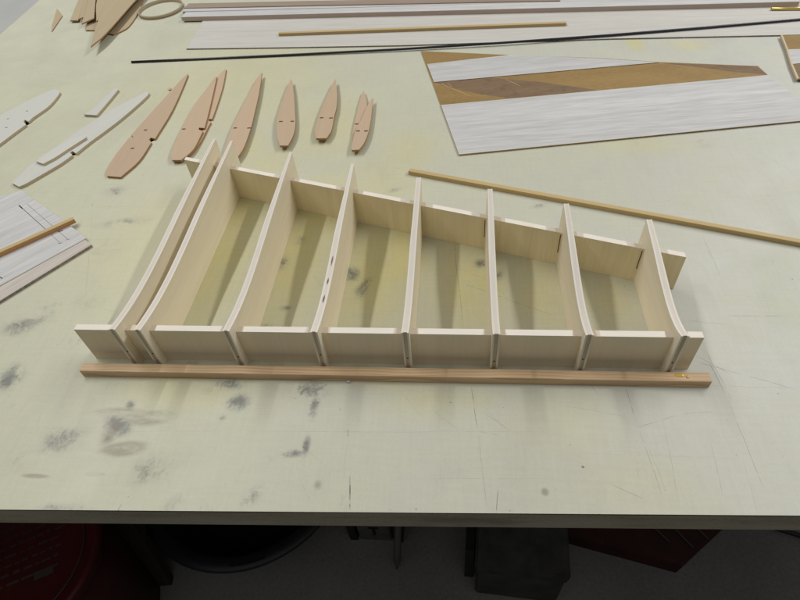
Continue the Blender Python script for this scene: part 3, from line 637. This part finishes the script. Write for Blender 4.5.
lower = tag(slab('balsa_sheet', [(-167.5, 158.2), (-228.3, 69.9), (-330, -60), (-540, 40), (-329.2, 255.8), (-312.9, 261.9)], 0.2, 3.2, ['pink_grey', 'dark_edge'], 0.9678), 'greyish balsa sheet whose ragged front edge shows from under a whiter one', 'balsa sheet')
upper = tag(slab('balsa_sheet', [(-178.6, 169.3), (-240.8, 91.2), (-350, -52), (-545, 55), (-339.7, 251.9), (-315.8, 264.3)], 3.25, 4.1, ['white_balsa', 'balsa'], 0.8982), 'white balsa sheet with two drawn pencil lines and an orange stick lying on it', 'balsa sheet')
pl = [(-299.49, 231.68), (-237.99, 184.98), (-238.41, 184.42), (-299.91, 231.12)]; c = (upper.location.x/MM, upper.location.y/MM); bm = bmesh.new(); prism(bm, local(pl, c, upper.rotation_euler[2]), 0.84, 0.90); link('pencil_line', bm, 'graphite', upper)
pl = [(-238.09, 184.84), (-205.69, 159.44), (-205.91, 159.16), (-238.31, 184.56)]; c = (upper.location.x/MM, upper.location.y/MM); bm = bmesh.new(); prism(bm, local(pl, c, upper.rotation_euler[2]), 0.84, 0.90); link('pencil_line', bm, 'graphite', upper)
pl = [(-292.48, 235.96), (-200.28, 166.66), (-200.52, 166.34), (-292.72, 235.64)]; c = (upper.location.x/MM, upper.location.y/MM); bm = bmesh.new(); prism(bm, local(pl, c, upper.rotation_euler[2]), 0.84, 0.90); link('pencil_line', bm, 'graphite', upper)
pl = [(-301.64, 233.7), (-292.34, 226.6), (-293.26, 225.4), (-302.56, 232.5)]; c = (upper.location.x/MM, upper.location.y/MM); bm = bmesh.new(); prism(bm, local(pl, c, upper.rotation_euler[2]), 0.84, 0.90); link('pencil_line', bm, 'graphite', upper)
pl = [(-209.46, 159.99), (-204.26, 160.99), (-204.14, 160.41), (-209.34, 159.41)]; c = (upper.location.x/MM, upper.location.y/MM); bm = bmesh.new(); prism(bm, local(pl, c, upper.rotation_euler[2]), 0.84, 0.90); link('pencil_line', bm, 'graphite', upper)
pl = [(-202.62, 165.87), (-198.52, 167.67), (-198.28, 167.13), (-202.38, 165.33)]; c = (upper.location.x/MM, upper.location.y/MM); bm = bmesh.new(); prism(bm, local(pl, c, upper.rotation_euler[2]), 0.84, 0.90); link('pencil_line', bm, 'graphite', upper)
pl = [(-220.85, 181.22), (-215.75, 183.72), (-215.05, 182.28), (-220.15, 179.78)]; c = (upper.location.x/MM, upper.location.y/MM); bm = bmesh.new(); prism(bm, local(pl, c, upper.rotation_euler[2]), 0.84, 0.90); link('pencil_line', bm, 'graphite', upper)
pl = [(-248.6, 104.92), (-244.2, 102.42), (-244.8, 101.38), (-249.2, 103.88)]; c = (upper.location.x/MM, upper.location.y/MM); bm = bmesh.new(); prism(bm, local(pl, c, upper.rotation_euler[2]), 0.84, 0.90); link('pencil_line', bm, 'graphite', upper)
st = tag(bar('orange_stick', (-313.4, 92.3), (-205.4, 197.2), 6.2, 5.4, 4.3, ['spruce', 'orange_spruce_shaded'], None, 0.05), 'orange tan square stick lying across the white balsa sheet', 'stick')  # paler spruce paints the lit top, deeper orange the shaded front

# ------------------------------------------------------------------ sheets, sticks and rods
tag(slab('balsa_sheet', [(-242.9, 695.7), (-27.2, 681.3), (151.3, 671.0), (320.9, 666.7), (499.0, 662.2), (752.9, 648.8), (1010, 636), (1020, 905), (-262, 905)], 0.2, 2.2, ['grey_balsa', 'dark_edge'], -0.03), 'large greyish balsa sheet with a ragged dark front edge under the long strips', 'balsa sheet')
tag(bar('balsa_strip', (-298.0, 828.4), (823.9, 758.0), 26, 8, 2.3, ['white_balsa', 'balsa_shaded_front'], None, 0.05), 'long white balsa strip at the front edge of the bundle on the large sheet', 'wood strip')  # darker, warmer front face paints the strip's shaded side
tag(bar('balsa_strip', (-305.7, 857.7), (705.3, 789.5), 24, 8.25, 2.3, 'white_balsa', None, 0.05), 'white balsa strip in the middle of the bundle, beside the pinkish strip', 'wood strip')
tag(bar('balsa_strip', (-306.6, 872.1), (434.7, 810.3), 24, 10, 2.3, 'rosy_balsa', None, 0.05), 'long pinkish balsa strip at the back of the bundle of strips', 'wood strip')
tag(bar('spruce_stick', (-77.1, 732.0), (435.7, 720.3), 7.5, 5.0, 2.3, 'spruce', None, 0.05), 'short golden square stick lying alone on the large balsa sheet', 'stick')
bm = bmesh.new(); tube(bm, [(776.8, 747.4, 4.7), (864.9, 737.7, 4.7)], 2.4, 20); t = tag(link('brass_tube', bm, 'brass'), 'shiny brass tube at the far right on the large balsa sheet', 'tube')
bm = bmesh.new(); tube(bm, [(776.75, 747.4, 4.7), (777.1999999999999, 747.4, 4.7)], 1.7, 16); link('bore_shade', bm, 'burnt_and_shade', t)  # dark disc painting the shade inside the tube
bm = bmesh.new(); tube(bm, [(-329.2, 648.8, 2.0), (-201.5, 649.4, 2.0), (-20.9, 650.2, 2.4), (152.9, 651.6, 3.4), (320.3, 657.5, 4.4), (499.7, 669.2, 4.6), (644.4, 682.3, 4.6), (803.7, 699.3, 4.6), (961.4, 716.5, 4.6)], 1.9, 14); tag(link('carbon_rod', bm, 'carbon'), 'thin black rod lying slantwise across the bench and the large balsa sheet', 'rod')
panel = tag(slab('skin_panel', [(188.7, 646.1), (336.3, 617.0), (472.1, 593.7), (557.1, 572.1), (689.1, 547.3), (692.8, 518.4), (717.0, 395.7), (253.7, 330.2)], 0.2, 1.4, ['brown', 'thin_edge'], 0.1225), 'white sheet panel with a pointed brown stripe, wholly in view behind the golden stick', 'panel')
pc = (panel.location.x/MM, panel.location.y/MM)
def on_panel(name, pts, z0, z1, mats, par, c, ang):
    bm = bmesh.new(); prism(bm, local(pts, c, ang), z0, z1, 1 if len(mats) > 1 else 0); return link(name, bm, list(mats), par)
on_panel('balsa_strip', [(227.2, 459.2), (691.7, 516.4), (716.0, 394.5), (253.7, 330.1)], 1.19, 2.2, ('white_balsa', 'thin_edge'), panel, pc, 0.1225)
on_panel('balsa_strip', [(201.1, 594.0), (336.1, 615.5), (471.3, 590.1), (554.8, 569.4), (214.6, 531.0)], 1.19, 2.2, ('white_balsa', 'thin_edge'), panel, pc, 0.1225)
on_panel('scuffed_patch', [(216.9, 531.4), (300.1, 541.1), (373.4, 520.9), (452.5, 490.4), (391.1, 482.6), (326.5, 474.5), (283.8, 490.0), (230.2, 518.7)], 1.19, 1.26, ('dark_brown',), panel, pc, 0.1225)
on_panel('scuffed_patch', [(559.3, 569.0), (687.2, 546.0), (691.6, 518.9), (671.0, 526.2), (650.7, 531.0), (627.8, 542.5)], 1.19, 1.26, ('dark_brown',), panel, pc, 0.1225)
on_panel('pale_scratch', [(225.5, 525.5), (269.1, 484.3), (270.0, 485.1), (226.7, 526.7)], 1.19, 1.28, ('thin_edge',), panel, pc, 0.1225)
on_panel('pale_scratch', [(234.6, 528.1), (242.4, 514.7), (243.1, 515.2), (235.5, 528.7)], 1.19, 1.28, ('thin_edge',), panel, pc, 0.1225)
on_panel('pale_scratch', [(322.4, 534.5), (343.2, 510.5), (343.9, 511.1), (323.2, 535.0)], 1.19, 1.28, ('thin_edge',), panel, pc, 0.1225)
panel2 = tag(slab('skin_panel', [(755.3, 641.5), (745.2, 592.9), (732.7, 542.5), (724.7, 498.6), (776.3, 478.8), (858.0, 545.4), (879.5, 635.3)], 2.6, 4.4, ['brown', 'thin_edge'], 0.1225), 'brown and white banded sheet panel cut off by the right edge of the photo', 'panel')
pc2 = (panel2.location.x/MM, panel2.location.y/MM)
on_panel('balsa_strip', [(744.1, 590.1), (732.4, 541.7), (852.8, 560.4), (857.0, 587.1)], 1.79, 2.6, ('white_balsa', 'thin_edge'), panel2, pc2, 0.1225)
on_panel('scuffed_patch', [(732.6, 540.0), (726.0, 503.1), (796.1, 509.7), (845.8, 556.0)], 1.79, 1.86, ('dark_brown',), panel2, pc2, 0.1225)
on_panel('edge_strip', [(753.1, 641.8), (742.8, 591.0), (730.3, 540.4), (721.6, 496.4), (724.8, 497.9), (733.1, 542.1), (745.5, 592.9), (755.9, 642.2)], -0.6, 2.8, ('balsa_edge',), panel2, pc2, 0.1225)
tag(bar('spruce_stick', (191.0, 290.8), (737.3, 105.3), 6.4, 5.2, 0.2, 'spruce', None, 0.05), 'long golden square stick lying on the bench just behind the plywood frame', 'stick')
bm = bmesh.new(); bmesh.ops.create_icosphere(bm, subdivisions=1, radius=0.0016, matrix=Matrix.Diagonal((1.3, 0.8, 0.6, 1))); tag(link('wood_crumb', bm, 'balsa', None, (158.8, -21.0, 1.1)), 'white crumb of wood on the bench just in front of the pine strip', 'crumb')

# ------------------------------------------------------------------ things under the bench
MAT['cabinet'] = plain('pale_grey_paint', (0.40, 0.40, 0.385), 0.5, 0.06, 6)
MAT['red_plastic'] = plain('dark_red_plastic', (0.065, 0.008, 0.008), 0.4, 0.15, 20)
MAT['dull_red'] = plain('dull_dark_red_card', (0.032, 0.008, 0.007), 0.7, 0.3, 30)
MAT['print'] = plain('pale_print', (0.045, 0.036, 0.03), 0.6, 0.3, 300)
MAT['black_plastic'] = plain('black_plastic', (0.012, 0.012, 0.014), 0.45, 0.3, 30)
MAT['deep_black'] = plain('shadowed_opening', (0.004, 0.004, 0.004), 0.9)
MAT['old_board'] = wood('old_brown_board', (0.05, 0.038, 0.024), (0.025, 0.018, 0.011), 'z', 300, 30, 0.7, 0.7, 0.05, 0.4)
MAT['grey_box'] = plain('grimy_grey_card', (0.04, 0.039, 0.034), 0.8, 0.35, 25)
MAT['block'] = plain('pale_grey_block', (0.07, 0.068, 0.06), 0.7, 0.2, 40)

# red tub with a printed lid
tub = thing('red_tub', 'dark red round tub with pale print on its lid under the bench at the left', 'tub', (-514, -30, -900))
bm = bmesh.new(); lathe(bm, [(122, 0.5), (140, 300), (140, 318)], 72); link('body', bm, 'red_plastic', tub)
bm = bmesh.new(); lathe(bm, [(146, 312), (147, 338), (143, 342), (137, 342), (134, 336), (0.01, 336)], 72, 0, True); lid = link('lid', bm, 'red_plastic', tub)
bm = bmesh.new()
pts = [(118*math.cos(a), 118*math.sin(a), 336.3) for a in [math.radians(-70 + 4*i) for i in range(36)]]
tube(bm, pts, 1.6, 6); link('printed_arc', bm, 'print', lid)
bm = bmesh.new()
for r in range(7):
    y = 62 - r*17; x = -62 + 6*(r % 3)
    while x < 70:
        w = random.uniform(6, 20)
        if math.hypot(x+w/2, y) < 104: box(bm, x, x+w, y, y+random.uniform(3, 6), 335.9, 336.4)
        x += w + random.uniform(3, 7)
box(bm, 34, 66, -50, -36, 335.9, 336.42)
link('faint_print', bm, 'print', lid, (0, 0, 0), math.radians(28))

# black basin with slots under its rim
basin = thing('black_basin', 'wide shallow black plastic basin with slotted hand holds under the bench', 'basin', (-232, 267, -900))
bm = bmesh.new(); lathe(bm, [(168, 0.5), (214, 118), (236, 124), (242, 136), (238, 141), (214, 141), (208, 134), (166, 6), (0.01, 5)], 96); link('body', bm, 'black_plastic', basin)
for a0 in (-74, 106):
    bm = bmesh.new()
    for k in range(10):
        a, b = math.radians(a0 - 9 + 1.8*k), math.radians(a0 - 9 + 1.8*(k+1))
        q = [(r*math.cos(t), r*math.sin(t)) for r, t in ((217, a), (231, a), (231, b), (217, b))]
        prism(bm, q, 140.6, 141.5)
    link('hand_slot', bm, 'deep_black', basin)

# old brown board leaning on the bench leg
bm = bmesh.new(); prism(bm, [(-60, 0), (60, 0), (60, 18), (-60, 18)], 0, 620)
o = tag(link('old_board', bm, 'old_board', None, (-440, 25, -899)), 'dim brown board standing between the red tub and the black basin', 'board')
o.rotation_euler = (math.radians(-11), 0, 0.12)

# small clamp-like fixture: grey block with a dark T shaped key, and a pointed stake
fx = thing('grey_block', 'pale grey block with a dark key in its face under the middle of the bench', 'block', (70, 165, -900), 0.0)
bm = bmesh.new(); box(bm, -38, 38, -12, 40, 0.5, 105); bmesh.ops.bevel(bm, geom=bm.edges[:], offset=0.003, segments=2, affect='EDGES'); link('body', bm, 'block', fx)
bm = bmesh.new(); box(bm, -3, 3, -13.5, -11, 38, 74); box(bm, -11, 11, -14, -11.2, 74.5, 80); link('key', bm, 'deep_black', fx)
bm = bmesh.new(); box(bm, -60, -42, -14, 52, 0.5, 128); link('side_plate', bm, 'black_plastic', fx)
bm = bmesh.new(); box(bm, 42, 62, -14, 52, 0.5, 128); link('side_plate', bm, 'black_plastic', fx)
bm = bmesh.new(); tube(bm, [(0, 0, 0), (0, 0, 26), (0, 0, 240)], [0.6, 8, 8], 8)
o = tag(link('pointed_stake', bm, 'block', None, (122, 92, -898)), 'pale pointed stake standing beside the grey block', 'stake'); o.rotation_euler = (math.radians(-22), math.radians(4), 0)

# grimy storage box
bx = thing('storage_box', 'grimy dark grey storage box standing under the bench', 'box', (385, 190, -900), -0.06)
bm = bmesh.new(); box(bm, -84, 84, -140, 140, 0.5, 180); bmesh.ops.bevel(bm, geom=bm.edges[:], offset=0.004, segments=2, affect='EDGES'); link('body', bm, 'grey_box', bx)
bm = bmesh.new(); box(bm, -88, 88, -144, 144, 150, 186); bmesh.ops.bevel(bm, geom=bm.edges[:], offset=0.004, segments=2, affect='EDGES'); link('lid', bm, 'grey_box', bx)
bm = bmesh.new(); box(bm, -108, -90, -110, 120, 0.5, 170); link('side_panel', bm, 'black_plastic', bx)

# red case with pale wires across its corner
rc = thing('red_case', 'flat dark red case with thin pale rods across its corner under the bench', 'case', (640, 260, -900))
cp = [(719-640, 118-260), (838-640, 212-260), (800-640, 420-260), (505-640, 420-260), (478-640, 172-260)]
bm = bmesh.new(); prism(bm, cp, 0.5, 46); bmesh.ops.bevel(bm, geom=[e for e in bm.edges if abs(e.verts[0].co.z-e.verts[1].co.z) < 1e-6 and len(e.link_faces) == 2], offset=0.002, segments=2, affect='EDGES'); link('body', bm, 'dull_red', rc)
for k, (a, b) in enumerate((((20, 20), (110, -104)), ((52, 34), (146, -84)), ((-18, 0), (66, -96)))):
    bm = bmesh.new(); tube(bm, [(a[0], a[1], 48.2), (b[0], b[1], 48.2)], 2.0, 8); link('rod', bm, 'print', rc)

# dark cable on the floor
bm = bmesh.new(); tube(bm, [(840, 330, -894), (880, 250, -894), (960, 220, -894), (1040, 196, -894), (1160, 200, -894)], 5, 10)
tag(link('cable', bm, 'black_plastic'), 'dark cable lying on the floor at the right under the bench', 'cable')

# pale cabinet top beyond the far left end of the bench
cb = thing('pale_cabinet', 'pale grey cabinet top beyond the far left end of the bench', 'cabinet', (-1300, 1500, -900), 0.1)
bm = bmesh.new(); box(bm, -420, 420, -700, 900, 0.5, 700); link('body', bm, 'cabinet', cb)
bm = bmesh.new(); box(bm, -440, 440, -720, 920, 700.5, 730); bmesh.ops.bevel(bm, geom=bm.edges[:], offset=0.006, segments=3, affect='EDGES'); link('top', bm, 'cabinet', cb)
